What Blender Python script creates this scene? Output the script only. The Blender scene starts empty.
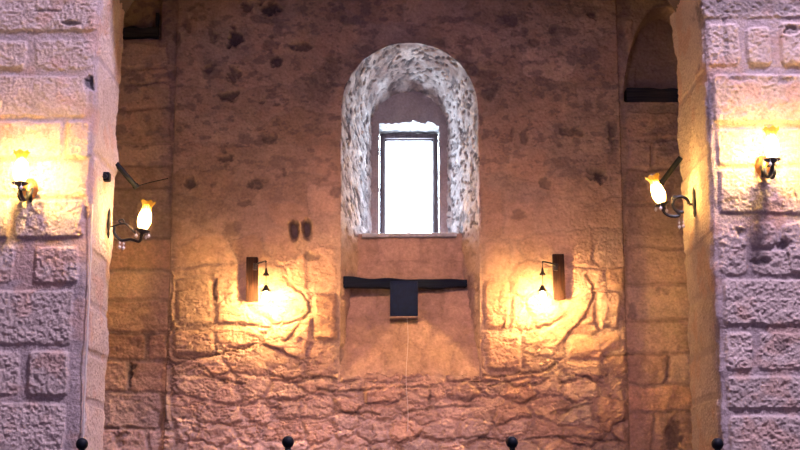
import bpy, bmesh, math, random
import numpy as np
from mathutils import Vector, Matrix

random.seed(7)
C = bpy.context.scene.collection
scene = bpy.context.scene
PI = math.pi

# ------------------------------------------------------------------ camera frame
F = 1400.0
TH = math.radians(11.0)
H = 1.25
ct, st = math.cos(TH), math.sin(TH)

def at(px, py, Y):
    """point on the plane y = Y that the photograph shows at px, py"""
    a, b = px - 400.0, 225.0 - py
    d = (a, F * ct - b * st, F * st + b * ct)
    k = Y / d[1]
    return Vector((d[0] * k, Y, H + d[2] * k))

def proj(X, Y, Z):
    dz = Z - H
    depth = Y * ct + dz * st
    up = -Y * st + dz * ct
    return 400 + F * X / depth, 225 - F * up / depth

# ------------------------------------------------------------------ noise
def _hash(ix, iy, seed):
    n = (ix.astype(np.int64) * 374761393 + iy.astype(np.int64) * 668265263 + seed * 1442695041) & 0x7fffffff
    n = ((n ^ (n >> 13)) * 1274126177) & 0x7fffffff
    n = ((n ^ (n >> 16)) * 2246822519) & 0x7fffffff
    return ((n ^ (n >> 15)) & 0xffff) / 65535.0

def vnoise(x, y, seed=0):
    ix, iy = np.floor(x), np.floor(y)
    fx, fy = x - ix, y - iy
    ux = fx * fx * fx * (fx * (fx * 6 - 15) + 10)
    uy = fy * fy * fy * (fy * (fy * 6 - 15) + 10)
    a = _hash(ix, iy, seed); b = _hash(ix + 1, iy, seed)
    c = _hash(ix, iy + 1, seed); d = _hash(ix + 1, iy + 1, seed)
    return (a + (b - a) * ux + (c - a) * uy + (a - b - c + d) * ux * uy) * 2 - 1

def fbm(x, y, oct=4, seed=0, gain=.5):
    s = np.zeros_like(x); amp = 1.0; tot = 0
    for i in range(oct):
        ca, sa = math.cos(.7 * i), math.sin(.7 * i)
        s += amp * vnoise((x * ca - y * sa) * 2 ** i, (x * sa + y * ca) * 2 ** i, seed + 17 * i)
        tot += amp; amp *= gain
    return s / tot

def sm(a, b, x):
    t = np.clip((x - a) / (b - a), 0, 1)
    return t * t * (3 - 2 * t)

# ------------------------------------------------------------------ materials
def new_mat(name):
    m = bpy.data.materials.new(name); m.use_nodes = True
    nt = m.node_tree
    return m, nt, nt.nodes['Principled BSDF']

def plain(name, col, rough=.5, metal=0.0, bump=0.0, scale=60, var=.25):
    m, nt, p = new_mat(name)
    p.inputs['Roughness'].default_value = rough; p.inputs['Specular IOR Level'].default_value = .5 if metal or rough < .3 else .15
    p.inputs['Metallic'].default_value = metal
    tc = nt.nodes.new('ShaderNodeTexCoord')
    nz = nt.nodes.new('ShaderNodeTexNoise'); nz.inputs['Scale'].default_value = scale; nz.inputs['Detail'].default_value = 5
    nt.links.new(tc.outputs['Object'], nz.inputs['Vector'])
    rp = nt.nodes.new('ShaderNodeValToRGB')
    rp.color_ramp.elements[0].position = .3; rp.color_ramp.elements[1].position = .7
    rp.color_ramp.elements[0].color = (*[c * (1 - var) for c in col], 1)
    rp.color_ramp.elements[1].color = (*[min(1, c * (1 + var)) for c in col], 1)
    nt.links.new(nz.outputs['Fac'], rp.inputs['Fac']); nt.links.new(rp.outputs['Color'], p.inputs['Base Color'])
    if bump:
        b = nt.nodes.new('ShaderNodeBump'); b.inputs['Strength'].default_value = bump; b.inputs['Distance'].default_value = .004
        nt.links.new(nz.outputs['Fac'], b.inputs['Height']); nt.links.new(b.outputs['Normal'], p.inputs['Normal'])
    return m

def stone_mat(name, bump=.6, scale=90, var=.22):
    m, nt, p = new_mat(name)
    p.inputs['Roughness'].default_value = .92
    p.inputs['Specular IOR Level'].default_value = .2
    at_ = nt.nodes.new('ShaderNodeAttribute'); at_.attribute_name = 'stone'
    tc = nt.nodes.new('ShaderNodeTexCoord')
    nz = nt.nodes.new('ShaderNodeTexNoise'); nz.inputs['Scale'].default_value = scale; nz.inputs['Detail'].default_value = 6; nz.inputs['Roughness'].default_value = .65
    nt.links.new(tc.outputs['Object'], nz.inputs['Vector'])
    mr = nt.nodes.new('ShaderNodeMapRange')
    mr.inputs['From Min'].default_value = .25; mr.inputs['From Max'].default_value = .75
    mr.inputs['To Min'].default_value = 1 - var; mr.inputs['To Max'].default_value = 1 + var
    nt.links.new(nz.outputs['Fac'], mr.inputs['Value'])
    mx = nt.nodes.new('ShaderNodeVectorMath'); mx.operation = 'SCALE'
    nt.links.new(at_.outputs['Color'], mx.inputs[0]); nt.links.new(mr.outputs['Result'], mx.inputs['Scale'])
    nt.links.new(mx.outputs['Vector'], p.inputs['Base Color'])
    b = nt.nodes.new('ShaderNodeBump'); b.inputs['Strength'].default_value = bump; b.inputs['Distance'].default_value = .006
    nt.links.new(nz.outputs['Fac'], b.inputs['Height']); nt.links.new(b.outputs['Normal'], p.inputs['Normal'])
    return m

def wood_mat(name, c0, c1, rough=.7, axis='Z', scale=22):
    m, nt, p = new_mat(name)
    p.inputs['Roughness'].default_value = rough; p.inputs['Specular IOR Level'].default_value = .12
    tc = nt.nodes.new('ShaderNodeTexCoord'); mp = nt.nodes.new('ShaderNodeMapping')
    s = [scale * 5] * 3; s['XYZ'.index(axis)] = scale * .35
    mp.inputs['Scale'].default_value = s
    nz = nt.nodes.new('ShaderNodeTexNoise'); nz.inputs['Scale'].default_value = 1; nz.inputs['Detail'].default_value = 6
    nt.links.new(tc.outputs['Object'], mp.inputs['Vector']); nt.links.new(mp.outputs['Vector'], nz.inputs['Vector'])
    rp = nt.nodes.new('ShaderNodeValToRGB')
    rp.color_ramp.elements[0].position = .35; rp.color_ramp.elements[1].position = .65
    rp.color_ramp.elements[0].color = (*c0, 1); rp.color_ramp.elements[1].color = (*c1, 1)
    nt.links.new(nz.outputs['Fac'], rp.inputs['Fac']); nt.links.new(rp.outputs['Color'], p.inputs['Base Color'])
    b = nt.nodes.new('ShaderNodeBump'); b.inputs['Strength'].default_value = .5; b.inputs['Distance'].default_value = .003
    nt.links.new(nz.outputs['Fac'], b.inputs['Height']); nt.links.new(b.outputs['Normal'], p.inputs['Normal'])
    return m

def emit_mat(name, col, strength):
    m = bpy.data.materials.new(name); m.use_nodes = True
    nt = m.node_tree; nt.nodes.clear()
    o = nt.nodes.new('ShaderNodeOutputMaterial'); e = nt.nodes.new('ShaderNodeEmission')
    e.inputs['Color'].default_value = (*col, 1); e.inputs['Strength'].default_value = strength
    nt.links.new(e.outputs[0], o.inputs['Surface'])
    return m

def thin_glass(name, tint=(1, 1, 1), gloss=.06):
    m = bpy.data.materials.new(name); m.use_nodes = True
    nt = m.node_tree; nt.nodes.clear()
    o = nt.nodes.new('ShaderNodeOutputMaterial')
    t = nt.nodes.new('ShaderNodeBsdfTransparent'); t.inputs['Color'].default_value = (*tint, 1)
    g = nt.nodes.new('ShaderNodeBsdfGlossy'); g.inputs['Roughness'].default_value = .05
    mx = nt.nodes.new('ShaderNodeMixShader'); mx.inputs['Fac'].default_value = gloss
    nt.links.new(t.outputs[0], mx.inputs[1]); nt.links.new(g.outputs[0], mx.inputs[2]); nt.links.new(mx.outputs[0], o.inputs['Surface'])
    return m

def shade_glass(name):
    """ribbed amber glass: part see-through, part scattering"""
    m = bpy.data.materials.new(name); m.use_nodes = True
    nt = m.node_tree; nt.nodes.clear()
    o = nt.nodes.new('ShaderNodeOutputMaterial')
    t = nt.nodes.new('ShaderNodeBsdfTransparent'); t.inputs['Color'].default_value = (1, .86, .5, 1)
    l = nt.nodes.new('ShaderNodeBsdfTranslucent')
    tc = nt.nodes.new('ShaderNodeTexCoord'); sp = nt.nodes.new('ShaderNodeSeparateXYZ')
    nt.links.new(tc.outputs['Generated'], sp.inputs[0])
    rp = nt.nodes.new('ShaderNodeValToRGB')
    rp.color_ramp.elements[0].color = (.95, .76, .2, 1); rp.color_ramp.elements[1].color = (.98, .78, .16, 1)
    e = rp.color_ramp.elements.new(.45); e.color = (.98, .85, .42, 1)
    nt.links.new(sp.outputs['Z'], rp.inputs['Fac']); nt.links.new(rp.outputs['Color'], l.inputs['Color'])
    mx = nt.nodes.new('ShaderNodeMixShader'); mx.inputs['Fac'].default_value = .45
    nt.links.new(t.outputs[0], mx.inputs[1]); nt.links.new(l.outputs[0], mx.inputs[2])
    g = nt.nodes.new('ShaderNodeBsdfGlossy'); g.inputs['Roughness'].default_value = .15
    m2 = nt.nodes.new('ShaderNodeMixShader'); m2.inputs['Fac'].default_value = .05
    nt.links.new(mx.outputs[0], m2.inputs[1]); nt.links.new(g.outputs[0], m2.inputs[2]); nt.links.new(m2.outputs[0], o.inputs['Surface'])
    return m

WARM = (1.0, .53, .15)
M = dict(
    stone=stone_mat('rubble_stone', .55, 80),
    ashlar=stone_mat('ashlar_stone', .85, 110, .30),
    plaster=plain('aged_plaster', (.13, .10, .10), .9, 0, .3, 8),
    flag=plain('floor_stone', (.10, .08, .08), .7, 0, .3, 5),
    iron=plain('black_iron', (.012, .014, .022), .38, .35, .2, 90),
    blackplastic=plain('black_plastic', (.004, .006, .013), .55, 0, 0, 40),
    navybox=plain('navy_black_casing', (.003, .013, .060), .6, 0, 0, 40),
    brass=plain('aged_brass', (.50, .24, .10), .35, .8, .2, 60),
    bluewood=wood_mat('dark_painted_timber', (.004, .010, .028), (.009, .017, .040), .75, 'X'),
    lintelwood=wood_mat('dark_lintel_timber', (.018, .022, .038), (.045, .045, .06), .8, 'X'),
    plank=wood_mat('brown_plank', (.012, .008, .010), (.040, .018, .014), .6, 'Z'),
    frame=wood_mat('window_frame_wood', (.05, .035, .04), (.10, .07, .075), .6, 'Z'),
    sill=plain('sill_slab', (.46, .50, .56), .7, 0, .3, 50),
    conduit=plain('white_conduit', (.62, .56, .54), .5, 0, 0, 40, .08),
    bulb=emit_mat('pendant_bulb_glow', WARM, 1500),
    candle=emit_mat('sconce_bulb_glow', (1.0, .64, .25), 1050),
    candle_bright=emit_mat('front_sconce_bulb_glow', (1.0, .66, .25), 2300),
    glass=thin_glass('window_glass', (.97, .98, 1.0)),
    shade=shade_glass('amber_ribbed_glass'),
    crystal=plain('crystal_drop_glass', (.85, .82, .84), .08, 0, 0, 40, .05),
)

# ------------------------------------------------------------------ object helpers
def link(name, me, mat, parent=None, smooth=True):
    o = bpy.data.objects.new(name, me)
    me.name = name
    C.objects.link(o)
    if mat: me.materials.append(mat)
    if smooth:
        me.polygons.foreach_set('use_smooth', [True] * len(me.polygons))
    if parent: o.parent = parent
    return o

def bm_obj(name, bm, mat, parent=None, smooth=True):
    me = bpy.data.meshes.new(name); bm.normal_update(); bm.to_mesh(me); bm.free()
    o = link(name, me, mat, parent, smooth)
    if smooth: me.set_sharp_from_angle(angle=math.radians(42))
    return o

def struct(o):
    o['kind'] = 'structure'; return o

def tag(o, label, cat, group=None):
    o['label'] = label; o['category'] = cat
    if group: o['group'] = group
    return o

def thing(name, loc, label, cat, group=None, rotz=0):
    o = bpy.data.objects.new(name, None); C.objects.link(o)
    o.location = loc; o.rotation_euler = (0, 0, rotz); o.empty_display_size = .05
    return tag(o, label, cat, group)

def grid_mesh(name, P, keep=None, col=None, mat=None, parent=None, flip=False):
    """P: (n, m, 3) vertex grid -> one mesh"""
    n, m = P.shape[:2]
    idx = np.arange(n * m).reshape(n, m)
    q = np.stack([idx[:-1, :-1], idx[:-1, 1:], idx[1:, 1:], idx[1:, :-1]], -1)
    if flip: q = q[..., ::-1]
    if keep is not None:
        k = keep[:-1, :-1] & keep[1:, :-1] & keep[:-1, 1:] & keep[1:, 1:]
        q = q[k]
    q = q.reshape(-1, 4)
    used = np.unique(q); remap = np.zeros(n * m, np.int64); remap[used] = np.arange(len(used))
    q = remap[q]; V = P.reshape(-1, 3)[used]
    me = bpy.data.meshes.new(name)
    me.vertices.add(len(V)); me.vertices.foreach_set('co', V.astype(np.float32).ravel())
    me.loops.add(q.size); me.loops.foreach_set('vertex_index', q.astype(np.int32).ravel())
    me.polygons.add(len(q)); me.polygons.foreach_set('loop_start', np.arange(0, q.size, 4, dtype=np.int32))
    me.update(calc_edges=True); me.validate()
    if col is not None:
        a = me.color_attributes.new('stone', 'FLOAT_COLOR', 'POINT')
        cc = np.ones((len(V), 4), np.float32); cc[:, :3] = np.clip(col.reshape(-1, 3)[used], 0, 1)
        a.data.foreach_set('color', cc.ravel())
    return link(name, me, mat, parent)

def bevel_box(sx, sy, sz, r=.004, seg=2, at_=(0, 0, 0), bm=None):
    b = bm or bmesh.new()
    g = bmesh.ops.create_cube(b, size=1)
    vs = g['verts']
    for v in vs: v.co = Vector((v.co.x * sx + at_[0], v.co.y * sy + at_[1], v.co.z * sz + at_[2]))
    if r:
        es = list({e for v in vs for e in v.link_edges})
        bmesh.ops.bevel(b, geom=es, offset=r, segments=seg, affect='EDGES', profile=.5)
    return b

def tube(pts, r, seg=10, bm=None, caps=True):
    b = bm or bmesh.new()
    pts = [Vector(p) for p in pts]; n = len(pts)
    rs = r if isinstance(r, (list, tuple)) else [r] * n
    rings = []; side = None
    for i, p in enumerate(pts):
        t = (pts[min(i + 1, n - 1)] - pts[max(i - 1, 0)]).normalized()
        if side is None:
            side = t.cross(Vector((0, 0, 1)))
            if side.length < .1: side = t.cross(Vector((1, 0, 0)))
        side = (side - t * side.dot(t)).normalized()
        up = t.cross(side)
        rings.append([b.verts.new(p + (side * math.cos(2 * PI * k / seg) + up * math.sin(2 * PI * k / seg)) * rs[i]) for k in range(seg)])
    for i in range(n - 1):
        for k in range(seg):
            b.faces.new((rings[i][k], rings[i][(k + 1) % seg], rings[i + 1][(k + 1) % seg], rings[i + 1][k]))
    if caps:
        b.faces.new(rings[0][::-1]); b.faces.new(rings[-1])
    return b

def spline(pts, n=8):
    pts = [Vector(p) for p in pts]; out = []
    q = [pts[0] * 2 - pts[1]] + pts + [pts[-1] * 2 - pts[-2]]
    for i in range(1, len(q) - 2):
        for k in range(n):
            t = k / n
            out.append(.5 * ((2 * q[i]) + (q[i + 1] - q[i - 1]) * t + (2 * q[i - 1] - 5 * q[i] + 4 * q[i + 1] - q[i + 2]) * t * t + (3 * q[i] - q[i - 1] - 3 * q[i + 1] + q[i + 2]) * t ** 3))
    out.append(pts[-1]); return out

def lathe(profile, seg=24, mat4=None, bm=None, flute=0, nfl=8, rim=None):
    """profile [(r, z)]; mat4 places it; flute: ripple of the radius; rim(k_angle, t) adds z"""
    b = bm or bmesh.new(); rings = []
    L = len(profile)
    for i, (r, z) in enumerate(profile):
        ring = []
        for k in range(seg):
            a = 2 * PI * k / seg
            t = i / (L - 1)
            rr = r * (1 + flute * math.cos(nfl * a))
            zz = z + (rim(a, t) if rim else 0)
            co = Vector((rr * math.cos(a), rr * math.sin(a), zz))
            ring.append(b.verts.new(mat4 @ co if mat4 else co))
        rings.append(ring)
    for i in range(L - 1):
        for k in range(seg):
            b.faces.new((rings[i][k], rings[i][(k + 1) % seg], rings[i + 1][(k + 1) % seg], rings[i + 1][k]))
    if profile[0][0] > 1e-6 and not rim: b.faces.new(rings[0][::-1])
    if profile[-1][0] > 1e-6 and not rim: b.faces.new(rings[-1])
    return b

# ------------------------------------------------------------------ stone fields
def sdf_stones(gx, gy, stones):
    """largest inner distance to a rounded rectangle and which one"""
    d = np.full(gx.shape, -50.0); sid = np.full(gx.shape, -1, int)
    for i, s in enumerate(stones):
        x0, y0, x1, y1 = s[:4]; r = s[4] if len(s) > 4 else 4
        r = min(r, (x1 - x0) / 2.01, (y1 - y0) / 2.01)
        w = (gx > x0 - 8) & (gx < x1 + 8) & (gy > y0 - 8) & (gy < y1 + 8)
        if not w.any(): continue
        X, Y = gx[w], gy[w]
        qx = np.abs(X - (x0 + x1) / 2) - (x1 - x0) / 2 + r
        qy = np.abs(Y - (y0 + y1) / 2) - (y1 - y0) / 2 + r
        dd = -(np.hypot(np.maximum(qx, 0), np.maximum(qy, 0)) + np.minimum(np.maximum(qx, qy), 0) - r)
        cur = d[w]; b = dd > cur
        cur[b] = dd[b]; d[w] = cur
        c2 = sid[w]; c2[b] = i; sid[w] = c2
    return d, sid

def seg_dist(gx, gy, pts):
    best = np.full(gx.shape, 99.0)
    for (x0, y0), (x1, y1) in zip(pts[:-1], pts[1:]):
        w = (gx > min(x0, x1) - 12) & (gx < max(x0, x1) + 12) & (gy > min(y0, y1) - 12) & (gy < max(y0, y1) + 12)
        if not w.any(): continue
        X, Y = gx[w], gy[w]; dx, dy = x1 - x0, y1 - y0
        t = np.clip(((X - x0) * dx + (Y - y0) * dy) / (dx * dx + dy * dy + 1e-9), 0, 1)
        best[w] = np.minimum(best[w], np.hypot(X - x0 - t * dx, Y - y0 - t * dy))
    return best

def rubble(gx, gy, cw, ch, seed, jit=.85):
    """irregular fieldstones: distance to the nearest joint (in cells) and an id"""
    v = gy / ch; row = np.floor(v)
    best = np.full(gx.shape, 9.0); sec = np.full(gx.shape, 9.0); sid = np.zeros(gx.shape, int)
    for dj in (-1, 0, 1):
        j = row + dj
        sh = _hash(j, j * 0 + 3, seed) * 1.0
        u = gx / cw + sh
        for di in (-1, 0, 1):
            i = np.floor(u) + di
            cx = i + .5 + jit * (_hash(i, j, seed + 1) - .5); cy = j + .5 + jit * .7 * (_hash(i, j, seed + 2) - .5)
            wgt = .75 + .5 * _hash(i, j, seed + 5)
            d = np.maximum(np.abs(u - cx), 0) ** 1.6 * wgt + np.abs(v - cy) ** 1.6
            n = d < best
            sec = np.where(n, best, np.minimum(sec, d)); sid = np.where(n, (i * 57 + j * 131).astype(int) % 997, sid); best = np.minimum(best, d)
    return sec - best, sid

def rows(x0, x1, ys, wmin, wmax, rng, gap=2.5, rad=6):
    out = []
    for ya, yb in zip(ys[:-1], ys[1:]):
        x = x0 - rng.uniform(0, wmax * .6)
        while x < x1:
            w = rng.uniform(wmin, wmax)
            if (yb - ya) > 24 and rng.random() < .22:
                ym = ya + (yb - ya) * rng.uniform(.4, .6)
                out.append((x + gap / 2, ya + gap / 2, x + w - gap / 2, ym - gap / 2, rad * .7))
                out.append((x + gap / 2, ym + gap / 2, x + w - gap / 2, yb - gap / 2, rad * .7))
            else:
                j = rng.uniform(-2, 2)
                out.append((x + gap / 2, ya + gap / 2 + j * .5, x + w - gap / 2, yb - gap / 2 + j, rad))
            x += w
    return out

# ================================================================== back wall
YW = 7.0            # face of the middle of the back wall
REC = .040          # the outer bays lie this much deeper
XL = at(171, 225, YW).x; XR = at(623, 225, YW).x
XN = at(410, 225, YW).x             # window axis
HW = .352                           # half width of the niche at the wall face
ZSP = at(410, 108, YW).z            # arch springing
ZB = at(410, 377, YW).z             # foot of the sloping breast

def build_back_wall():
    xs = np.concatenate([np.arange(-2.62, -1.50, .02), np.arange(-1.50, 1.50, .0042), np.arange(1.50, 2.64, .02)])
    zb = at(400, 452, YW).z; zt = at(400, -6, YW + .4).z
    zs = np.concatenate([np.arange(-.02, zb, .03), np.arange(zb, zt, .0042), np.arange(zt, zt + 4.6, .06)])
    X, Z = np.meshgrid(xs, zs)
    band = np.maximum(sm(XL + .002, XL - .007, X), sm(XR - .002, XR + .007, X))
    PX, PY = proj(X, YW + REC * band, Z)
    rng = random.Random(11)
    wx = PX + 3.2 * fbm(X * 9, Z * 9, 3, 5); wy = PY + 3.0 * fbm(X * 8, Z * 8, 3, 9)
    # --- middle: rubble below, smeared mortar above
    st = [(310, 186, 338, 215, 4), (312, 216, 338, 242, 4), (309, 244, 338, 290, 5), (313, 292, 338, 343, 6), (306, 345, 337, 377, 8),
           (482, 190, 504, 236, 5), (482, 240, 512, 276, 6), (484, 280, 510, 330, 6), (486, 333, 520, 372, 7),
           (174, 330, 214, 357, 6), (176, 276, 213, 327, 8), (596, 290, 621, 330, 6), (598, 332, 622, 352, 5), (567, 336, 604, 360, 6)]
    # --- outer bays: squared courses
    n_mid = len(st)
    bl = [(60, 44, 170, 66), (60, 68, 170, 82), (60, 84, 170, 108), (95, 110, 171, 142), (90, 144, 171, 164), (95, 166, 171, 186), (95, 188, 171, 238), (60, 240, 171, 270),
          (60, 272, 170, 300), (60, 302, 168, 332), (60, 335, 146, 359), (149, 335, 167, 359), (60, 361, 126, 392), (129, 361, 172, 392),
          (60, 394, 161, 428), (164, 394, 172, 428), (60, 430, 146, 470), (149, 430, 172, 470)]
    br = [(626, 112, 720, 138), (626, 140, 652, 168), (655, 140, 720, 168), (626, 170, 720, 204), (626, 206, 720, 246), (626, 248, 720, 284), (626, 286, 720, 319), (627, 321, 720, 352), (627, 354, 666, 384),
          (669, 354, 720, 384), (628, 386, 720, 411), (628, 413, 652, 462), (654, 413, 720, 462), (626, 60, 640, 90), (626, 20, 634, 58)]
    st += [(*s, 3) for s in bl + br]
    d, sid = sdf_stones(wx, wy, st)
    ns = len(st)
    vx, vy = PX + 6 * fbm(X * 9, Z * 9, 4, 5) + 2.5 * fbm(X * 40, Z * 40, 3, 6), PY + 5 * fbm(X * 7, Z * 7, 4, 9) + 2 * fbm(X * 40, Z * 40, 3, 8)
    d1, i1 = rubble(vx, vy, 33, 21, 40); d2, i2 = rubble(vx + 7, vy + 5, 52, 30, 60)
    pick = PY > 372 + 8 * fbm(X * 4, Z * 0, 2, 70)
    dv = np.where(pick, d1 * 14, d2 * 20); iv = np.where(pick, i1, i2 + 1000)
    free = (d < -1.2) & (band < .5)
    d = np.where(free, np.minimum(dv, -1.2 - d + 0 * dv + np.where(d < -8, 40, 0) + 0), d); sid = np.where(free, ns + iv, sid)
    rr = np.random.RandomState(3)
    tone = np.concatenate([rr.normal(1, .10, ns + 2000), [1.0]]); off = np.concatenate([rr.uniform(-.010, .012, ns + 2000), [0]])
    hue = np.concatenate([rr.normal(0, .04, ns + 2000), [0]])
    low = sm(250, 372, PY)                                   # relief grows towards the foot of the wall
    inband = band > .5
    relief = np.where(inband, .008, .003 + .011 * low + .005 * sm(215, 262, PY))
    body = sm(-.5, np.where(inband, 2.2, 4.5), d)
    h = relief * body + np.where(inband, .15, .12 + .9 * low) * off[sid] * body
    h += (.004 + .009 * low) * fbm(X * 20, Z * 26, 5, 21, .6) + .0032 * fbm(X * 95, Z * 95, 3, 31) + .010 * fbm(X * 3, Z * 3, 2, 41)
    rag = np.abs(fbm(X * 11, Z * 24, 5, 77))                 # ragged ledges in the rubble
    h -= ((.002 + .011 * low) * (1 - inband)) * sm(.09, .0, rag)
    # cracks the photo shows
    cr = [[(216, 279), (213, 290), (216, 300)], [(284, 277), (296, 288), (309, 301), (310, 312), (300, 323), (294, 336), (281, 342)],
          [(177, 358), (200, 359), (214, 355), (252, 346)], [(270, 375), (290, 380), (318, 377), (337, 378)], [(318, 390), (345, 392), (382, 389)],
          [(586, 275), (593, 286), (594, 298), (584, 318), (568, 334)], [(604, 356), (633, 354)], [(483, 377), (498, 378), (517, 374), (547, 372), (556, 362)],
          [(490, 386), (505, 382), (517, 387), (537, 384), (547, 380)], [(551, 414), (561, 411), (590, 404)], [(340, 412), (362, 413), (381, 415)],
          [(404, 414), (430, 408), (470, 406)], [(440, 440), (475, 438), (505, 441), (560, 436), (620, 441)], [(200, 366), (220, 381), (245, 384)],
          [(560, 384), (585, 376), (602, 384)], [(400, 388), (436, 386)], [(430, 390), (428, 404)], [(515, 398), (525, 402), (540, 398)]]
    cw = np.full(X.shape, 99.0)
    gx2, gy2 = PX + 2.2 * fbm(X * 30, Z * 30, 3, 51), PY + 2.2 * fbm(X * 30, Z * 30, 3, 52)
    for c in cr: cw = np.minimum(cw, seg_dist(gx2, gy2, c))
    crack = sm(2.4, .3, cw)
    h -= .009 * crack
    # colour
    stone = np.array([.46, .32, .270]); mortar = np.array([.39, .285, .255])
    t = (tone[sid] + .16 * fbm(X * 14, Z * 14, 4, 61) + .20 * fbm(X * 40, Z * 52, 4, 62, .65))[..., None]
    mortar = mortar * np.where(inband, .82, 1.0)[..., None]
    bl_ = (body * np.where(PY < 236, .5, .9))[..., None]
    col = (mortar * (1 - bl_) + stone * bl_) * np.clip(t, .55, 1.5)
    col = col * (1 + np.stack([hue[sid], 0 * X, -hue[sid]], -1) * bl_)
    patch = fbm(X * 5, Z * 5, 3, 81)[..., None]
    col *= 1 + .16 * patch
    upn = sm(250, 130, PY)
    pink = (sm(.12, .5, fbm(X * 10 + 3, Z * 13, 3, 95)) * upn)[..., None]
    col = col * (1 - .35 * pink) + .35 * pink * np.array([.50, .31, .25])
    dk = (np.maximum(sm(.22, .46, fbm(X * 11, Z * 17, 4, 91)), .9 * sm(.24, .42, fbm(X * 22, Z * 34, 4, 92))) * upn)[..., None]
    col = col * (1 - .6 * dk) + .6 * dk * np.array([.15, .12, .14])
    # holes and dark stains of the upper wall, hole shade painted in by depth: x, y, half width, half height, depth (m)
    spots = [(270, 10, 8, 6, .03), (247, 7, 5, 5, .02), (234, 39, 8, 9, .03), (213, 36, 4, 6, .012), (301, 47, 11, 5, .02), (277, 62, 6, 4, .025), (211, 68, 6, 5, .02), (233, 72, 6, 9, .02),
             (231, 95, 8, 5, .025), (262, 102, 3, 2, .015), (277, 104, 3, 2, .015), (187, 24, 5, 8, .01), (177, 38, 4, 6, .01), (270, 44, 7, 6, .01), (320, 85, 14, 20, .004), (334, 68, 8, 14, .006), (270, 138, 6, 7, .012),
             (225, 158, 10, 6, .02), (189, 184, 6, 5, .02), (259, 183, 11, 5, .018), (285, 173, 3, 4, .012), (246, 203, 8, 3, .01), (214, 184, 4, 5, .008),
             (294, 230, 5, 10, .05), (307, 229, 5.5, 11, .05), (312, 257, 8, 5, .012), (336, 191, 5, 5, .01), (232, 228, 8, 7, .006),
             (466, 52, 8, 14, .008), (486, 82, 11, 16, .007), (509, 19, 10, 7, .006), (518, 33, 8, 4, .006), (593, 14, 5, 5, .02), (534, 42, 5, 4, .01), (541, 62, 12, 3, .006), (561, 53, 4, 3, .006),
             (587, 108, 5, 8, .006), (571, 132, 11, 5, .016), (598, 178, 6, 6, .03), (597, 173, 9, 5, .01), (524, 138, 4, 8, .012), (512, 133, 3, 7, .008), (546, 183, 7, 5, .012), (519, 213, 8, 6, .008), (611, 133, 4, 10, .008), (552, 30, 5, 3, .008),
             (130, 374, 3, 10, .02), (133, 367, 4, 4, .02), (121, 440, 6, 9, .01), (675, 438, 9, 15, .012), (632, 312, 4, 8, .01), (664, 290, 6, 5, .006), (565, 405, 8, 8, .004), (196, 10, 8, 8, .004), (335, 12, 10, 9, .004)]
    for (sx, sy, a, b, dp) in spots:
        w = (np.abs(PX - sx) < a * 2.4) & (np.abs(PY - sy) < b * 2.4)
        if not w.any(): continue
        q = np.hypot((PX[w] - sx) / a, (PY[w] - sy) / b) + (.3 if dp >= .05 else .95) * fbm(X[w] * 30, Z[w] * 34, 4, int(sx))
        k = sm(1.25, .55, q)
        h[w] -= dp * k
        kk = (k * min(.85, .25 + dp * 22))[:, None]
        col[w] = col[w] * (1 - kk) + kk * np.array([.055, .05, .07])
    col = col * (1 - .45 * crack[..., None])
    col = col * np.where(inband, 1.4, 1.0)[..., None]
    # arched recess in the right bay, squared recess in the left
    e = np.hypot((PX - 662) / 37.0, np.minimum(PY - 101, 0) / 92.0)
    rc = sm(1.03, .97, e) * sm(102, 99, PY) * (PX > 620)
    rl = sm(162, 158.5, PX) * sm(40, 37, PY)
    h -= .12 * rc + .06 * rl
    rim = np.abs(np.hypot(np.abs(X - XN), np.maximum(Z - ZSP, 0)) - HW); rim = np.where(Z < ZSP, np.abs(np.abs(X - XN) - HW), rim)
    h = h * np.where((Z > ZB - .02), sm(.0, .02, rim), 1)
    smooth_col = np.array([.33, .25, .22])
    k = (.75 * rc)[..., None]; col = col * (1 - k) + k * smooth_col * (1 + .12 * patch)
    # niche opening
    dx = np.abs(X - XN); arch = np.hypot(dx, np.maximum(Z - ZSP, 0)) < HW - .002
    keep = ~((arch | ((dx < HW - .002) & (Z < ZSP))) & (Z > ZB + .002 + .04 * np.abs(fbm(X * 14, 0 * X, 3, 88))) & (Z < ZSP + HW))
    P = np.stack([X, YW + REC * band - h, Z], -1)
    return struct(grid_mesh('wall_back', P, keep, col, M['stone']))
wall_back = build_back_wall()

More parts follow.
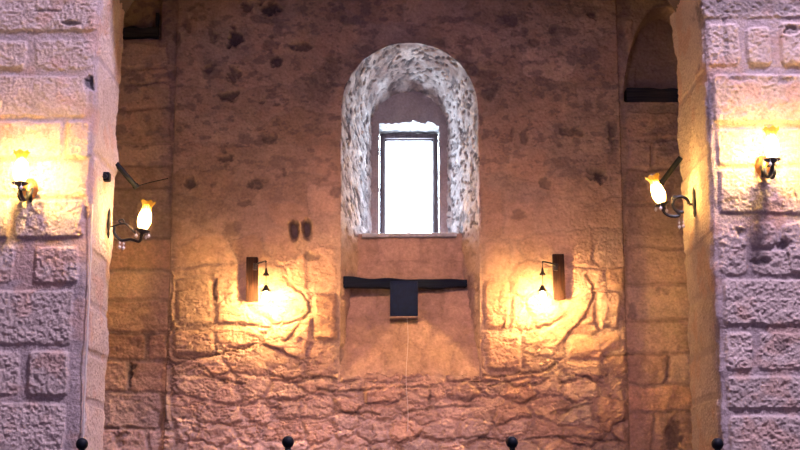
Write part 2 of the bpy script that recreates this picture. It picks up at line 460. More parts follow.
# ------------------------------------------------------------------ splayed niche
YI = 7.50; YF = 7.73
zin = at(410, 92, YI).z; HI = 37 / F * (YI * ct + (zin - H) * st)
ZSI = zin - HI
ZSILL = at(410, 234.5, 7.27).z
def niche_reveal():
    def outline(hw, zs, zlow, npt):
        s_arc = PI * hw; s_leg = zs - zlow
        u = np.linspace(0, 2 * s_leg + s_arc, npt)
        x = np.where(u < s_leg, -hw, np.where(u > s_leg + s_arc, hw, -hw * np.cos((u - s_leg) / hw)))
        z = np.where(u < s_leg, zlow + u, np.where(u > s_leg + s_arc, zs - (u - s_leg - s_arc), zs + hw * np.sin(np.clip((u - s_leg) / hw, 0, PI))))
        return u, x, z
    n = 760
    u, xo, zo = outline(HW, ZSP, ZB - .01, n)
    _, xi, zi = outline(HI, ZSI, ZB - .01, n)
    v = np.linspace(0, 1, 130)[:, None]
    pitv = None
    bx = xo * (1 - v) + xi * v; bz = zo * (1 - v) + zi * v; by = YW - .004 + (YI + .01 - YW) * v
    U = np.broadcast_to(u, bx.shape); V = by * 1.0 + 0 * bx
    # inward direction
    r = np.where(bz > ZSP - .02, 1, 0)
    nx = np.where(bz > ZSP, -bx, -np.sign(bx) * .3); nz = np.where(bz > ZSP, -(bz - ZSP), 0.0)
    ln = np.hypot(nx, nz) + 1e-6; nx, nz = nx / ln, nz / ln
    fade = sm(0, .05, v)
    f1 = fbm(U * 20, V * 20, 4, 7)
    pit = np.maximum(sm(.10, .42, fbm(U * 42 + V * 20, V * 24 - U * 9, 4, 17)), .7 * sm(.18, .5, fbm(U * 20 + V * 8, V * 11 - U * 4, 4, 18)))
    h = (.007 * fbm(U * 16, V * 8, 4, 7) + .003 * fbm(U * 80, V * 50, 3, 19) - .008 * pit) * (.1 + .9 * fade)
    X = XN + bx + nx * h; Z = bz + nz * h; Y = by + .006 * fbm(U * 25, V * 3, 3, 27) * (1 - fade)
    col = np.array([.62, .54, .52]) * (1 + .22 * fbm(U * 12, V * 12, 4, 37) + .22 * fbm(U * 60, V * 30, 3, 38))[..., None]
    pinkish = (sm(-.5, .4, fbm(U * 14, V * 9, 3, 47)) * sm(ZSP - .12, ZSP + .2, bz))[..., None]
    col = col * (1 - .8 * pinkish) + .8 * pinkish * np.array([.27, .18, .16]) * (1 + .35 * fbm(U * 40, V * 22, 3, 48))[..., None]
    k = (pit * .8)[..., None]; col = col * (1 - k) + k * np.array([.09, .075, .085])
    lowk = (.85 * sm(ZSILL + .03, ZSILL - .05, bz))[..., None]
    col = col * (1 - lowk) + lowk * np.array([.40, .285, .255]) * (1 + .25 * fbm(U * 30, V * 20, 4, 58))[..., None]
    P = np.stack([X, Y, Z], -1)
    back = P[:1].copy(); back[0, :, 0] -= nx[0] * .05; back[0, :, 2] -= nz[0] * .05; back[0, :, 1] += .05
    P = np.concatenate([back, P]); col = np.concatenate([col[:1], col])
    return struct(grid_mesh('trim_1', P, None, col, M['stone'], flip=False))
niche_reveal()

# tympanum plane with the squared opening, and the opening's own jambs and lintel
ZO = at(410, 123, YI).z; HO = .163
ZSILL = at(410, 234.5, 7.27).z
def tympanum():
    xs = np.arange(-HI - .03, HI + .03, .005); zs = np.arange(ZSILL - .05, zin + .04, .005)
    X, Z = np.meshgrid(xs, zs)
    edge = .004 * fbm(X * 40, Z * 40, 3, 3); edgz = .022 * fbm(X * 26, Z * 9, 4, 13) - .014 * (X / HO) ** 2
    keep = ~((np.abs(X) < HO + edge) & (Z < ZO + edgz))
    h = .006 * fbm(X * 25, Z * 25, 4, 5)
    col = np.array([.40, .33, .33]) * (1 + .2 * fbm(X * 20, Z * 20, 4, 8))[..., None]
    return struct(grid_mesh('trim_2', np.stack([XN + X, YI - h, Z], -1), keep, col, M['stone']))
tympanum()
HF = .171
def opening_reveal():
    n = 300; leg = ZO - ZSILL + .05
    def pts(hw, zt):
        L = [(-hw, zt - leg), (-hw, zt), (hw, zt), (hw, zt - leg)]
        t = np.linspace(0, 3, n); i = np.minimum(t.astype(int), 2); f = t - i
        L = np.array(L)
        return L[i] * (1 - f[:, None]) + L[i + 1] * f[:, None]
    o, i_ = pts(HO + .010, ZO + .016), pts(HF, ZO - .002)
    v = np.linspace(0, 1, 60)[:, None]
    x = o[:, 0] * (1 - v) + i_[:, 0] * v; z = o[:, 1] * (1 - v) + i_[:, 1] * v; y = YI + (YF + .05 - YI) * v + 0 * x
    T = np.broadcast_to(np.linspace(0, 3, n) * .5, x.shape)
    h = .006 * fbm(T * 50, y * 40, 4, 13)
    top = ((T > .5) & (T < 1.0))
    x = x + np.where(top, 0, -np.sign(x) * h); z = z + np.where(top, -h, 0)
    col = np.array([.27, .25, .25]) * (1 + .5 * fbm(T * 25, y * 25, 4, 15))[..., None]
    return struct(grid_mesh('trim_3', np.stack([XN + x, y, z], -1), None, col, M['stone']))
opening_reveal()

# sloping breast under the window
ZBM = at(410, 282, 7.20).z
def breast():
    prof = [(YW - .006, ZB - .02), (YW + .012, ZB + .02), (7.13, ZB + (ZBM - ZB) * .62), (7.215, ZBM + .0), (7.262, ZBM + .05), (7.285, ZSILL - .02), (7.29, ZSILL + .01)]
    p = np.array(prof); seg = np.hypot(np.diff(p[:, 0]), np.diff(p[:, 1])); s = np.concatenate([[0], np.cumsum(seg)])
    ss = np.arange(0, s[-1], .0045); Y = np.interp(ss, s, p[:, 0]); Z = np.interp(ss, s, p[:, 1])
    xs = np.arange(-HW - .002, HW + .004, .0045)
    X, S = np.meshgrid(xs, ss); Y2 = np.broadcast_to(Y[:, None], X.shape); Z2 = np.broadcast_to(Z[:, None], X.shape)
    PX, PY = proj(X + XN, Y2, Z2)
    rng = random.Random(4)
    st = rows(330, 490, [236, 262, 280], 26, 44, rng, 2, 8) + rows(330, 490, [292, 318, 345, 380], 22, 44, rng, 2, 9)
    st[-1:] = [(405, 322, 428, 342, 9)]
    d, sid = sdf_stones(PX + 3 * fbm(X * 10, S * 10, 3, 2), PY + 3 * fbm(X * 10, S * 10, 3, 3), st)
    body = sm(-.5, 4, d)
    h = .009 * body + .011 * fbm(X * 20, S * 20, 5, 6, .6) + .003 * fbm(X * 90, S * 90, 3, 16)
    h *= sm(0, .05, S)
    tone = np.concatenate([np.random.RandomState(5).normal(1, .08, len(st)), [1]])
    col = np.array([.45, .315, .262]) * (.9 + .1 * body)[..., None] * (tone[sid] + .16 * fbm(X * 14, S * 14, 4, 26) + .22 * fbm(X * 42, S * 42, 4, 27, .65))[..., None]
    P = np.stack([X + XN, Y2 - h * .8, Z2 + h * .5], -1)
    return struct(grid_mesh('trim_4', P, None, col, M['stone']))
breast()

# sill slab
bm = bevel_box(.50, .46, .022, .004, 2)
for v in bm.verts: v.co.z += .002 * math.sin(v.co.x * 31)
sill = struct(bm_obj('trim_5', bm, M['sill'])); sill.location = (XN - .001, 7.255 + .23, ZSILL - .004)

# window
win = bpy.data.objects.new('window_1', None); C.objects.link(win); struct(win)
ZW1 = at(410, 134.5, YF).z; ZW0 = ZSILL + .005
win.location = (XN, YF, ZW0)
fw = .028; hw_ = .166; hh = ZW1 - ZW0
b = bmesh.new()
for (cx, cz, sx, sz) in ((-hw_ + fw / 2, hh / 2, fw, hh), (hw_ - fw / 2, hh / 2, fw, hh), (0, hh - fw / 2, 2 * hw_ - 2 * fw, fw), (0, fw / 2, 2 * hw_ - 2 * fw, fw)):
    bevel_box(sx, .05, sz, .003, 2, (cx, .0, cz), b)
for (cx, cz, sx, sz) in ((-hw_ + fw + .004, hh / 2, .008, hh - 2 * fw), (hw_ - fw - .004, hh / 2, .008, hh - 2 * fw), (0, hh - fw - .004, 2 * hw_ - 2 * fw - .016, .008)):
    bevel_box(sx, .02, sz, .001, 1, (cx, .012, cz), b)
fr = bm_obj('window_frame', b, M['frame'], win); struct(fr)
b = bevel_box(2 * hw_ - 2 * fw + .004, .005, hh - 2 * fw + .004, 0, 1, (0, .012, hh / 2))
pn = bm_obj('glass_pane', b, M['glass'], win, False); struct(pn)

# ================================================================== piers
def build_pier(side, px_edge, Yb, blocks, inner, spots, name, seed, base_col, extra_dark=()):
    Yf = 5.6; r = .016
    Xc = abs(at(px_edge, 225, Yf).x)
    st_ = .0036
    a = np.concatenate([np.arange(2.62, 1.75, -.03), np.arange(1.75, Xc + r, -st_)])
    path = [(x, Yf, 0, -1) for x in a]
    s_corner = None
    for k in range(1, 8):
        t = k / 8 * PI / 2; path.append((Xc + r - r * math.sin(t), Yf + r - r * math.cos(t), -math.sin(t), -math.cos(t)))
    for y in np.arange(Yf + r, Yb - r, st_): path.append((Xc, y, -1, 0))
    for k in range(1, 8):
        t = k / 8 * PI / 2; path.append((Xc + r - r * math.cos(t), Yb - r + r * math.sin(t), -math.cos(t), math.sin(t)))
    for x in np.concatenate([np.arange(Xc + r, Xc + .15, .01), np.arange(Xc + .15, 2.62, .05)]): path.append((x, Yb, 0, 1))
    p = np.array(path)
    sl = np.concatenate([[0], np.cumsum(np.hypot(np.diff(p[:, 0]), np.diff(p[:, 1])))])
    ic = np.argmin(np.abs(p[:, 0] - Xc) + np.abs(p[:, 1] - Yf)); s0 = sl[ic]
    zb = at(px_edge, 454, Yf).z; zt = at(px_edge, -8, Yf).z
    zs = np.concatenate([np.arange(-.01, zb, .03), np.arange(zb, zt + .03, st_), [zt + .05, zt + .08]])
    S = np.broadcast_to(sl - s0, (len(zs), len(p))); Z = np.broadcast_to(zs[:, None], S.shape)
    # the arch springs near the top: the corner and the inner face lean in
    ZSPR = at(px_edge, 45, Yf).z; R = 2.2
    dz = np.maximum(zs - ZSPR, 0); lean = (R - np.sqrt(R * R - dz * dz))[:, None]
    wgt = np.clip(1 - (p[:, 0] - Xc) / .5, 0, 1)[None, :]
    BX = p[:, 0][None, :] - lean * wgt; BY = np.broadcast_to(p[:, 1], S.shape)
    PX, PY = proj(side * BX, BY, Z)
    GXf = PX; GXi = px_edge - side * (S) / .004
    onf = (S < 0)
    _, PYf = proj(side * Xc, Yf, Z)
    GX = np.where(onf, px_edge + side * (-S) / .0041, GXi); GY = PYf
    wx = GX + 1.6 * fbm(S * 14, Z * 14, 3, seed); wy = GY + 1.6 * fbm(S * 14, Z * 14, 3, seed + 1)
    stn = blocks + inner
    d, sid = sdf_stones(wx, wy, stn)
    body = sm(-.3, 3.0, d)
    rs = np.random.RandomState(seed)
    off = np.concatenate([rs.uniform(-.004, .006, len(stn)), [0]]); tone = np.concatenate([rs.normal(1, .07, len(stn)), [1]])
    nf = len(blocks); isf = (sid >= 0) & (sid < nf)
    ham = fbm(S * 42, Z * 42, 3, seed + 2) ; ham2 = fbm(S * 105, Z * 105, 2, seed + 4)
    rough = np.where(isf, 1.0, .45) * body
    h = np.where(isf, .008, .0035) * body + off[sid] * body * np.where(isf, 1, .4) + rough * (.0040 * ham + .0026 * ham2) + .002 * ham2 + .006 * fbm(S * 5, Z * 5, 2, seed + 6)
    # knocked and worn arrises
    near = np.exp(-(S / .03) ** 2); h += near * (.012 * fbm(S * 2, Z * 9, 4, seed + 8) - .006)
    se = (sl[-1] - s0); sb = (Yb - Yf)
    nb = np.exp(-((S - sb) / .04) ** 2); h += nb * (.022 * fbm(S * 2, Z * 7, 4, seed + 9))
    col = np.array(base_col) * (tone[sid] + .12 * fbm(S * 12, Z * 12, 4, seed + 10) + .10 * ham + .16 * ham2 * rough)[..., None]
    mort = np.array(base_col) * np.array([.80, .80, .86])
    bk = body[..., None]; col = col * bk + mort * (1 - bk) * (1 + .1 * ham)[..., None]
    red = (sm(.12, .5, fbm(S * 8, Z * 9, 3, seed + 12)) * .5)[..., None]
    col = col * (1 - red) + red * np.array([.50, .31, .25])
    for (x, y, a_, b_, dp, am) in spots:
        w = (np.abs(GX - x) < a_ * 2.4) & (np.abs(GY - y) < b_ * 2.4)
        if not w.any(): continue
        q = np.hypot((GX[w] - x) / a_, (GY[w] - y) / b_) + .55 * fbm(S[w] * 45, Z[w] * 45, 3, int(x))
        k = sm(1.25, .6, q); h[w] -= dp * k; kk = (k * am)[:, None]
        col[w] = col[w] * (1 - kk) + kk * np.array([.07, .065, .085])
    nx = p[:, 2][None, :]; ny = p[:, 3][None, :]
    P = np.stack([side * (BX + nx * h), BY + ny * h, Z], -1)
    return struct(grid_mesh(name, P, None, col, M['ashlar'], flip=(side > 0))), Xc, Yf, Yb, ZSPR, zt

L_blocks = [(-60, -30, 88, 32, 4), (-40, 40, 20, 70, 4), (27, 39, 88, 70, 5), (-60, 75, 84, 118, 5), (-60, 121, 60, 158, 4), (63, 121, 88, 158, 4), (-60, 160, 88, 198, 4), (-60, 200, 12, 238, 4), (15, 200, 85, 238, 5),
            (-60, 244, 18, 284, 6), (36, 246, 82, 284, 5), (-60, 290, 78, 345, 5), (0, 350, 30, 396, 6), (37, 350, 77, 396, 5), (-60, 350, -4, 396, 5), (-60, 402, 76, 470, 5)]
L_inner = [(95, -30, 210, 54, 4), (95, 58, 200, 150, 4), (95, 154, 200, 248, 4), (97, 252, 200, 300, 4), (97, 304, 200, 348, 4), (97, 352, 200, 398, 4), (97, 402, 200, 470, 4)]
L_spots = [(85, 84, 6, 7, .02, .85), (60, 24, 9, 2.5, .012, .6), (40, 12, 12, 2, .006, .4), (76, 165, 14, 8, .004, .25), (86, 213, 3, 8, .006, .5), (100, 420, 5, 18, .01, .35), (92, 440, 4, 6, .006, .4), (97, 330, 4, 14, .008, .3)]
pierL = build_pier(-1, 90, 6.05, L_blocks, L_inner, L_spots, 'wall_left', 101, (.47, .385, .37))
R_blocks = [(697, -40, 900, 19, 4), (714, 23, 748, 66, 6), (753, 27, 780, 66, 7), (788, 22, 900, 66, 5), (717, 74, 900, 124, 5), (719, 128, 900, 166, 4), (719, 168, 900, 214, 4), (716, 224, 745, 276, 8), (748, 222, 775, 248, 8), (748, 250, 790, 276, 8), (780, 222, 900, 274, 7),
            (718, 279, 900, 326, 6), (718, 332, 746, 371, 6), (751, 332, 900, 371, 5), (718, 376, 900, 410, 6), (718, 415, 790, 470, 7), (795, 415, 900, 470, 5)]
R_inner = [(560, -30, 708, 68, 4), (560, 72, 708, 148, 4), (560, 152, 708, 232, 4), (560, 236, 708, 285, 4), (560, 290, 706, 345, 4), (560, 350, 706, 392, 4), (560, 397, 706, 470, 4)]
R_spots = [(760, 6, 70, 10, .004, .55), (712, 105, 5, 28, .006, .6), (745, 78, 14, 4, .006, .4), (790, 80, 10, 5, .008, .5), (774, 346, 9, 9, .004, .45), (800, 30, 9, 5, .01, .5), (728, 205, 12, 8, .004, .25), (740, 232, 6, 5, .012, .5), (780, 246, 7, 6, .016, .5), (758, 262, 9, 4, .012, .4), (732, 40, 3, 26, .006, .35), (700, 350, 12, 30, .003, .2), (702, 12, 8, 14, .005, .4), (690, 60, 3, 3, .008, .6)]
pierR = build_pier(1, 712, 6.15, R_blocks, R_inner, R_spots, 'wall_right', 202, (.47, .385, .375))

# arch wall above the piers, crown unseen, rise flattened to block the nave light
def arch_wall():
    XcL, XcR = pierL[1], pierR[1]; z0 = min(pierL[5], pierR[5]) ; zs = pierL[4]
    R = 1.25; n = 40; pts = []; zs = z0 - .02
    a0 = math.asin((z0 - zs) / .50)
    xl, xr = -(XcL + 0) , XcR
    mid = (xl + xr) / 2; hwid = (xr - xl) / 2
    for k in range(n + 1):
        a = a0 + (PI - 2 * a0) * k / n
        pts.append((mid + hwid * math.cos(a), zs + .50 * math.sin(a)))
    b = bmesh.new()
    poly = [(2.62, z0), *pts, (-2.62, z0), (-2.62, 8.2), (2.62, 8.2)]
    f0 = [b.verts.new((x, 5.6, z)) for x, z in poly]; f1 = [b.verts.new((x, 6.05, z)) for x, z in poly]
    b.faces.new(f0); b.faces.new(f1[::-1])
    for i in range(len(poly)):
        j = (i + 1) % len(poly); b.faces.new((f0[i], f1[i], f1[j], f0[j]))
    bmesh.ops.recalc_face_normals(b, faces=b.faces)
    return struct(bm_obj('wall_arch', b, M['plaster'], None, False))
arch_wall()

def slab(name, lo, hi, mat):
    b = bmesh.new(); c = [(lo[i] + hi[i]) / 2 for i in range(3)]
    bevel_box(hi[0] - lo[0], hi[1] - lo[1], hi[2] - lo[2], 0, 1, c, b)
    return struct(bm_obj(name, b, mat, None, False))
ZC = 8.2
slab('floor', (-2.9, -3.2, -.12), (2.9, 7.9, 0), M['flag'])
slab('ceiling', (-2.9, -3.2, ZC), (2.9, 7.3, ZC + .15), M['plaster'])
slab('wall_front', (-2.9, -3.2, 0), (2.9, -3.0, ZC), M['plaster'])
slab('wall_outer_left', (-2.9, -3.0, 0), (-2.6, 7.3, ZC), M['plaster'])
slab('wall_outer_right', (2.6, -3.0, 0), (2.9, 7.3, ZC), M['plaster'])

# ================================================================== timber and box under the window
beamL = at(343, 282.5, 7.06); beamR = at(466, 283.5, 7.17)
def beam_mesh(L, hgt, dep, bend, seed):
    n = 28; b = bmesh.new(); rings = []
    for i in range(n + 1):
        t = i / n; x = -L / 2 + L * t
        hh_ = hgt * (1.12 - .25 * t) / 2 + .0025 * math.sin(t * 17 + seed); dz = bend * math.sin(PI * t) + .002 * math.sin(t * 23)
        c = .004
        sec = [(-dep / 2 + c, -hh_), (dep / 2 - c, -hh_), (dep / 2, -hh_ + c), (dep / 2, hh_ - c), (dep / 2 - c, hh_), (-dep / 2 + c, hh_), (-dep / 2, hh_ - c), (-dep / 2, -hh_ + c)]
        rings.append([b.verts.new((x, y, z + dz)) for y, z in sec])
    for i in range(n):
        for k in range(8):
            b.faces.new((rings[i][k], rings[i][(k + 1) % 8], rings[i + 1][(k + 1) % 8], rings[i + 1][k]))
    b.faces.new(rings[0]); b.faces.new(rings[-1][::-1])
    bmesh.ops.recalc_face_normals(b, faces=b.faces)
    return b
dv = beamR - beamL
bt = bm_obj('timber_beam', beam_mesh(dv.length, .046, .06, -.006, 1), M['bluewood'])
bt.location = (beamL + beamR) / 2; bt.rotation_euler = (0, -math.asin(dv.z / dv.length), math.atan2(dv.y, dv.x))
tag(bt, 'thin dark weathered timber beam across the sloping recess below the window sill', 'beam')

pc = at(404, 298.5, 7.02)
sp = thing('loudspeaker', (pc.x, 7.02, pc.z), 'small dark blue-black box hung on the beam under the window', 'speaker')
bx_w, bx_h = .141, .178
bm_obj('cabinet', bevel_box(bx_w, .09, bx_h, .006, 3, (0, .045, 0)), M['navybox'], sp)
g = bmesh.new(); bevel_box(bx_w - .016, .006, bx_h - .016, .002, 2, (0, -.001, 0), g)
bm_obj('grille', g, M['navybox'], sp)
u = bevel_box(bx_w + .002, .085, .010, .002, 2, (0, .047, -bx_h / 2 - .004)); o = bm_obj('bottom_ledge', u, plain('grey_ledge', (.20, .16, .17), .6), sp); o['label'] = 'grey strip along the bottom'
# cord hanging from it down the wall
cp = []
for i in range(26):
    t = i / 25; py = 319 + (432 - 319) * t
    q = at(407 + 1.0 * math.sin(t * 9), py, 7.02 - .0 if py > 360 else 7.02 + .04 * (1 - (py - 319) / 41))
    y = .0 + (-.055 if py > 374 else 0)
    cp.append((q.x - pc.x, (6.955 if py > 366 else 6.955 + .06 * (366 - py) / 47) - 7.02, q.z - pc.z))
o = bm_obj('cord', tube(cp, .0016, 6), M['conduit'], sp); o['label'] = 'thin pale cord hanging down the wall'

# ================================================================== lintel timbers in the outer bays
def lintel(px0, px1, py0, py1, Y, dep, label):
    a, b_ = at(px0, (py0 + py1) / 2, Y), at(px1, (py0 + py1) / 2, Y)
    hgt = at(px0, py0, Y).z - at(px0, py1, Y).z
    o = bm_obj('timber_lintel', beam_mesh((b_ - a).length, hgt, dep, 0, 4), M['lintelwood'])
    o.location = (a + b_) / 2
    return tag(o, label, 'beam', 'dark timbers at the foot of the high recesses')
lintel(625, 700, 92, 111, 7.13, .14, 'thick dark blue-grey timber closing the foot of the arched recess on the right')
lt = lintel(96, 160, 31, 41, 7.13, .14, 'thin dark timber with a short upright at its end, high beside the left pier')
up_ = bm_obj('upright', bevel_box(.016, .05, .115, .003, 2, (at(160, 30, 7.13).x - lt.location.x - .008, -.03, .055)), M['lintelwood'], lt)

# ================================================================== sconces
def frame_from(out, fwd_up=Vector((0, 0, 1))):
    out = Vector(out).normalized(); z = Vector((0, 0, 1)); y = z.cross(out)
    return Matrix((out, y, z)).transposed()

def sconce(base, out, reach, cup_z, tilt, label, plate, arm_kind):
    rot = frame_from(out)
    t = thing('wall_sconce', base, label, 'wall lamp', 'glass-shaded scroll sconces on the piers', rotz=math.atan2(out[1], out[0]))
    # local: +x out of the wall, z up
    if plate == 'leaf':
        b = bmesh.new(); prof = [(.004, -.062), (.011, -.045), (.008, -.03), (.014, -.012), (.015, .004), (.010, .024), (.013, .040), (.009, .056), (.002, .070)]
        mt = Matrix.Diagonal((.55, 1, 1, 1)).to_4x4(); mt.translation = (.006, 0, 0)
        lathe(prof, 16, mt, b); bm_obj('backplate', b, M['iron'], t)
    else:
        b = bmesh.new(); mt = Matrix.Translation((.0, 0, 0)) @ Matrix.Rotation(PI / 2, 4, 'Y')
        lathe([(.037, 0), (.039, .004), (.036, .010), (.031, .013), (.028, .022), (.017, .032), (.004, .036)], 28, Matrix.Diagonal((1, .85, 1.15, 1)).to_4x4() @ mt, b)
        o = bm_obj('backplate', b, M['brass'], t); o['label'] = 'domed coppery oval wall plate'
    cx, cz = reach, cup_z
    b = bmesh.new()
    if arm_kind == 'scroll':
        tube(spline([(.010, 0, -.012), (.030, 0, -.008), (.060, 0, .001), (.085, 0, -.004), (cx - .022, 0, cz - .018)], 6), .0042, 8, b)
        tube(spline([(.030, 0, -.010), (.030, 0, -.040), (.060, 0, -.070), (.100, 0, -.066), (cx - .012, 0, cz - .046), (cx - .003, 0, cz - .018)], 8), [.004] + [.0062] * 39 + [.004], 8, b)
        tube(spline([(.060, 0, .000), (.048, 0, .014), (.064, 0, .020), (.072, 0, .008)], 6), .0035, 8, b)
    elif arm_kind == 'ring':
        ring = [(.062 + .034 * math.cos(a), 0, -.006 + .034 * math.sin(a)) for a in [PI * 1.0 - 2 * PI * k / 28 * .80 for k in range(29)]]
        tube([(.008, 0, -.006), (.018, 0, -.006)] + ring[0:1], .0055, 8, b)
        tube(ring, .0068, 8, b)
        tube(spline([(.092, 0, -.022), (.070, 0, -.052), (.100, 0, -.058), (cx - .012, 0, cz - .040), (cx, 0, cz - .016)], 8), .0064, 8, b)
        tube(spline([(.070, 0, .027), (.090, 0, .030), (.100, 0, .018), (.090, 0, .012)], 6), .0035, 8, b)
    else:
        tube(spline([(.024, 0, -.008), (.040, 0, -.040), (.075, 0, -.060), (.115, 0, -.056), (cx - .010, 0, cz - .034), (cx, 0, cz - .012)], 8), .0085, 10, b)
        tube(spline([(.020, .006, -.006), (.05, .022, -.010), (.08, .026, -.040), (.06, .022, -.062), (.035, .012, -.044)], 8), .0065, 8, b)
        tube(spline([(.020, -.006, -.006), (.05, -.020, -.012), (.08, -.024, -.036), (.06, -.02, -.055), (.04, -.012, -.044)], 8), .0060, 8, b)
    bm_obj('scroll_arm', b, M['iron'], t)
    T = Matrix.Translation((cx, 0, cz)) @ Matrix.Rotation(tilt, 4, 'Y')
    b = bmesh.new()
    lathe([(.003, -.026), (.010, -.022), (.007, -.014), (.014, -.008), (.030, -.002), (.0345, .002), (.030, .003), (.012, .001), (.013, .010), (.011, .012), (.0, .012)], 24, T, b)
    bm_obj('cup', b, M['iron'], t)
    b = bmesh.new()
    prof = [(.0165, .010), (.0225, .022), (.027, .038), (.0275, .054), (.025, .070), (.0205, .086), (.0185, .098), (.020, .110), (.0255, .121), (.0325, .129), (.0315, .1305), (.0245, .1225), (.019, .111), (.0175, .098), (.0195, .086)]
    lathe(prof, 48, T, b, .045, 12, lambda a, tt: .0045 * math.cos(6 * a) * max(0, min(1, (tt - .5) / .2)) if tt < .75 else .0045 * math.cos(6 * a))
    o = bm_obj('glass_shade', b, M['shade'], t); o['label'] = 'tulip-shaped ribbed amber glass shade, lit'
    b = bmesh.new()
    lathe([(.0, .016), (.009, .020), (.0145, .034), (.0150, .048), (.0105, .064), (.004, .076), (0, .079)], 16, T, b)
    bm_obj('bulb', b, M['candle_bright' if plate == 'oval' else 'candle'], t)
    drops = [(cx + .028, 0, cz - .012), (cx + .012, .026, cz - .012), (cx - .022, -.02, cz - .014), (.055, 0, -.074), (.072, 0, -.078)] if arm_kind != 'plain' else [(cx + .026, .012, cz - .012), (cx + .026, -.016, cz - .012)]
    for k, dp in enumerate(drops):
        n = 2 if (arm_kind != 'plain' and k >= 3) else 1
        b = bmesh.new(); z = dp[2]
        tube([(dp[0], dp[1], z + .012), (dp[0], dp[1], z - .002)], .0008, 5, b)
        for q in range(n):
            g = Matrix.Translation((dp[0], dp[1], z - .006)); rr = .0045 if q < n - 1 else .007
            lathe([(0, .006 if q == 0 else .004), (rr * .8, 0), (rr, -rr * .9), (0, -rr * 2.2)], 8, g, b); z -= .016
            if q < n - 1: tube([(dp[0], dp[1], z + .004), (dp[0], dp[1], z - .004)], .0008, 5, b)
        bm_obj('crystal_drop', b, M['crystal'], t)
    return t

def on_inner(pier, side, py, Y):
    X = side * pier[1]
    lo, hi = 0, 5
    for _ in range(50):
        m = (lo + hi) / 2
        if proj(X, Y, m)[1] > py: lo = m
        else: hi = m
    return Vector((X, Y, lo))
bL = on_inner(pierL, -1, 224, 5.90); bL.x += .008
bR = on_inner(pierR, 1, 203, 5.86); bR.x -= .008
sconce(bL, (1, 0, 0), .150, -.030, math.radians(9), 'lit scroll sconce with amber tulip shade on the inner side of the left pier', 'leaf', 'scroll')
sconce(bR, (-1, 0, 0), .142, -.006, math.radians(17), 'lit ring-armed sconce with tilted amber shade on the inner side of the right pier', 'leaf', 'ring')
fL = at(31, 190, 5.6); fL.y = 5.586
fR = at(762, 167, 5.6); fR.y = 5.588
sconce(fL, (0, -1, 0), .150, -.010, 0, 'glaring sconce with coppery wall plate on the front of the left pier', 'oval', 'plain')
sconce(fR, (0, -1, 0), .150, -.010, 0, 'glaring sconce with coppery wall plate on the front of the right pier', 'oval', 'plain')

# ================================================================== plank pendants on the back wall
def pendant(pxp, py0, py1, pxl, py_arm, py_cap, py_sock, label):
    s = 1 if pxl > pxp else -1
    Yp = 6.985
    a = at(pxp, (py0 + py1) / 2, Yp - .03); hgt = at(pxp, py0, Yp - .03).z - at(pxp, py1, Yp - .03).z
    t = thing('pendant_wall_lamp', (a.x, Yp, a.z), label, 'wall lamp', 'plank-mounted hanging lamps on the back wall')
    b = bevel_box(.058, .036, hgt, .003, 2, (0, -.018, 0))
    for v in b.verts:
        v.co.x += .002 * math.sin(v.co.z * 40)
    bm_obj('wooden_plank', b, M['plank'], t)
    YL = Yp - .135
    def L(px, py): q = at(px, py, YL); return (q.x - a.x, YL - Yp, q.z - a.z)
    top = L(pxl, py_arm)
    b = bmesh.new()
    tube(spline([(s * .020, -.034, top[2] - .006), (s * .030, -.060, top[2] + .002), (top[0] - s * .006, -.125, top[2] + .003), (top[0], top[1], top[2] - .003)], 8), .0042, 8, b)
    bevel_box(.022, .010, .034, .002, 2, (s * .016, -.038, top[2] - .010), b)
    bm_obj('bracket_arm', b, M['iron'], t)
    cap = L(pxl, py_cap); sock = L(pxl, py_sock)
    b = bmesh.new(); tube([(top[0], top[1], top[2]), (cap[0], cap[1], cap[2] + .012)], .0020, 6, b); tube([cap, (sock[0], sock[1], sock[2] + .016)], .0016, 6, b)
    bm_obj('chain', b, M['iron'], t)
    b = bmesh.new()
    lathe([(.003, .030), (.006, .020), (.008, .008), (.016, -.004), (.015, -.008), (.004, -.006)], 16, Matrix.Translation(cap), b)
    bm_obj('canopy_cap', b, M['iron'], t)
    b = bmesh.new()
    lathe([(.004, .020), (.009, .016), (.012, .006), (.018, -.002), (.026, -.012), (.024, -.014), (.010, -.010)], 32, Matrix.Translation(sock), b, .06, 8)
    bm_obj('crown_socket', b, M['iron'], t)
    b = bmesh.new()
    lathe([(.0, -.012), (.008, -.014), (.011, -.022), (.0165, -.036), (.0175, -.046), (.013, -.057), (.006, -.062), (0, -.063)], 18, Matrix.Translation(sock), b)
    bm_obj('bulb', b, M['bulb'], t)
    return t
pendant(252, 257, 301, 266, 261.5, 274, 289, 'lit hanging lamp with brown plank on the back wall, left of the window')
pendant(559, 254, 299, 542.5, 262, 273.5, 289, 'lit hanging lamp with brown plank on the back wall, right of the window')

# ================================================================== small fittings
def tube_fitting(p0, p1, label, hang=None):
    t = thing('spotlight', p0, label, 'spotlight', 'dark tube spotlights behind the piers')
    d = p1 - p0
    n = d.normalized()
    b = bmesh.new(); tube([Vector((0, 0, 0)) - n * .02, d * .9, d * .9, d], [.012, .012, .0145, .0145], 14, b)
    bm_obj('tube_body', b, M['blackplastic'], t)
    b = bmesh.new(); tube([d, d + n * .004, d + n * .004, d + n * .001], [.0145, .0145, .011, .010], 14, b); bm_obj('end_ring', b, M['iron'], t)
    if hang:
        bm_obj('cable', tube(spline([d * .98, *[Vector(h) - p0 for h in hang]], 6), .0025, 6), M['iron'], t)
    return t
q0, q1 = at(119, 167, 6.03), at(136.5, 187, 6.08)
tube_fitting(q0, q1, 'short dark slanting tube jutting from the left pier above its side sconce', [at(148, 183, 6.6), at(170, 178, 7.08)])
q0, q1 = at(678, 161, 6.11), at(660.5, 184, 6.14)
tube_fitting(q0, q1, 'short dark slanting tube jutting from the right pier above its side sconce')

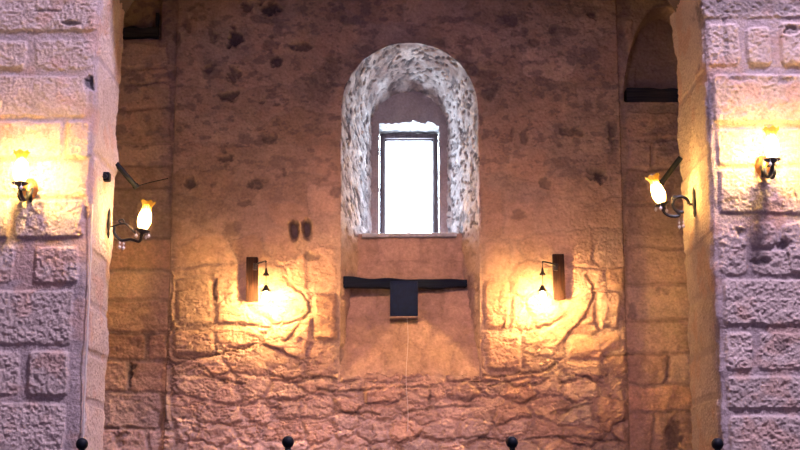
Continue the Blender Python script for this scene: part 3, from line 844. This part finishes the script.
jb = on_inner(pierL, -1, 177, 5.80)
t = thing('junction_box', (jb.x + .004, jb.y, jb.z), 'small black rounded square fitting on the side of the left pier', 'electrical box')
bm_obj('housing', bevel_box(.038, .044, .038, .007, 3, (.010, 0, 0)), M['blackplastic'], t)
b = bmesh.new(); lathe([(.012, 0), (.012, .004), (.009, .005), (.008, .002), (0, .002)], 20, Matrix.Translation((.010, -.0215, 0)) @ Matrix.Rotation(PI / 2, 4, 'X'), b)
bm_obj('dial', b, M['iron'], t)

pts = []
XcL = pierL[1]
for i in range(60):
    z = at(90, 455, 5.6).z - .1 + (at(90, 205, 5.6).z - at(90, 455, 5.6).z + .1) * i / 59
    pts.append((-XcL + .010 + .0008 * math.sin(i * .7), 5.592, z))
cd = bm_obj('cable_conduit', tube(pts, .0032, 8), M['conduit'])
tag(cd, 'thin pale cable conduit running down the corner of the left pier', 'conduit')

def ball_post(px, py, label):
    q = at(px, py, 5.0)
    t = thing('ball_post', (q.x, 5.0, 0), label, 'post', 'ball-topped posts along the bottom edge')
    b = bmesh.new(); lathe([(.07, 0), (.07, .012), (.05, .018), (.020, .024)], 24, None, b); bm_obj('foot', b, M['iron'], t)
    b = bmesh.new(); lathe([(.0125, .02), (.0125, q.z - .045), (.017, q.z - .042), (.017, q.z - .034), (.0115, q.z - .028), (.0105, q.z - .014)], 18, None, b); bm_obj('shaft', b, M['iron'], t)
    b = bmesh.new(); prof = [(.0215 * math.sin(PI * k / 14), -.0215 * math.cos(PI * k / 14)) for k in range(15)]
    lathe([(max(0, r), z) for r, z in prof], 24, Matrix.Translation((0, 0, q.z)), b); bmesh.ops.remove_doubles(b, verts=b.verts, dist=1e-5); bm_obj('ball_finial', b, M['blackplastic'], t)
ball_post(82, 444, 'black ball-topped post in front of the left pier corner')
ball_post(288, 442, 'black ball-topped post below the left hanging lamp')
ball_post(512, 442.5, 'black ball-topped post below the right hanging lamp')
ball_post(717.5, 444, 'black ball-topped post in front of the right pier corner')

# ================================================================== light
w = bpy.data.worlds.new('sky'); scene.world = w; w.use_nodes = True
bg = w.node_tree.nodes['Background']; bg.inputs['Color'].default_value = (.70, .85, 1.0, 1); bg.inputs['Strength'].default_value = 48.0

def area(name, loc, target, sx, sy, power, col, spread=PI):
    l = bpy.data.lights.new(name, 'AREA'); l.shape = 'RECTANGLE'; l.size = sx; l.size_y = sy; l.energy = power; l.color = col; l.spread = spread
    o = bpy.data.objects.new(name, l); C.objects.link(o); o.location = loc
    o.rotation_euler = (Vector(target) - Vector(loc)).to_track_quat('-Z', 'Y').to_euler()
    return o
# added cool fill lights standing in for unseen nave daylight, no windows built
area('nave_fill_high', (2.1, 3.0, 7.9), (-.3, 5.6, 2.0), .9, .9, 840, (.86, .70, .92))
area('nave_fill_low', (-1.6, -2.4, 3.2), (.3, 6, 2.2), 1.6, 2.0, 46, (.68, .55, 1.0))
area('nave_fill_side', (1.6, -2.4, 3.2), (-.3, 6, 2.2), 1.6, 2.0, 42, (.72, .55, 1.0))
# added warm fill spot behind the camera, no fixture, aimed low on the wall
l = bpy.data.lights.new('nave_fill_warm', 'SPOT'); l.energy = 1650; l.color = (1, .50, .36); l.spot_size = math.radians(20); l.spot_blend = 1; l.shadow_soft_size = .25
o = bpy.data.objects.new('nave_fill_warm', l); C.objects.link(o); o.location = (.05, -.6, 4.4)
o.rotation_euler = (Vector((.05, 7, H + .72)) - Vector(o.location)).to_track_quat('-Z', 'Y').to_euler()
# the window opening as a light portal for the sky
pl = area('window_portal', (XN, YF + .06, ZW0 + hh / 2), (XN, 0, ZW0 + hh / 2), .36, hh + .06, 1, (1, 1, 1))
pl.data.cycles.is_portal = True

# ================================================================== camera
cam = bpy.data.cameras.new('camera'); cam.sensor_width = 36; cam.lens = F / 800 * 36; cam.clip_start = .05
co = bpy.data.objects.new('camera', cam); C.objects.link(co); co.location = (0, 0, H); co.rotation_euler = (PI / 2 + TH, 0, 0)
scene.camera = co
vs = scene.view_settings
scene.display_settings.display_device = 'sRGB'
vs.view_transform = 'Standard'; vs.look = 'None'; vs.gamma = 1; vs.exposure = 0; vs.use_curve_mapping = False
scene.cycles.use_denoising = True
scene.cycles.max_bounces = 6
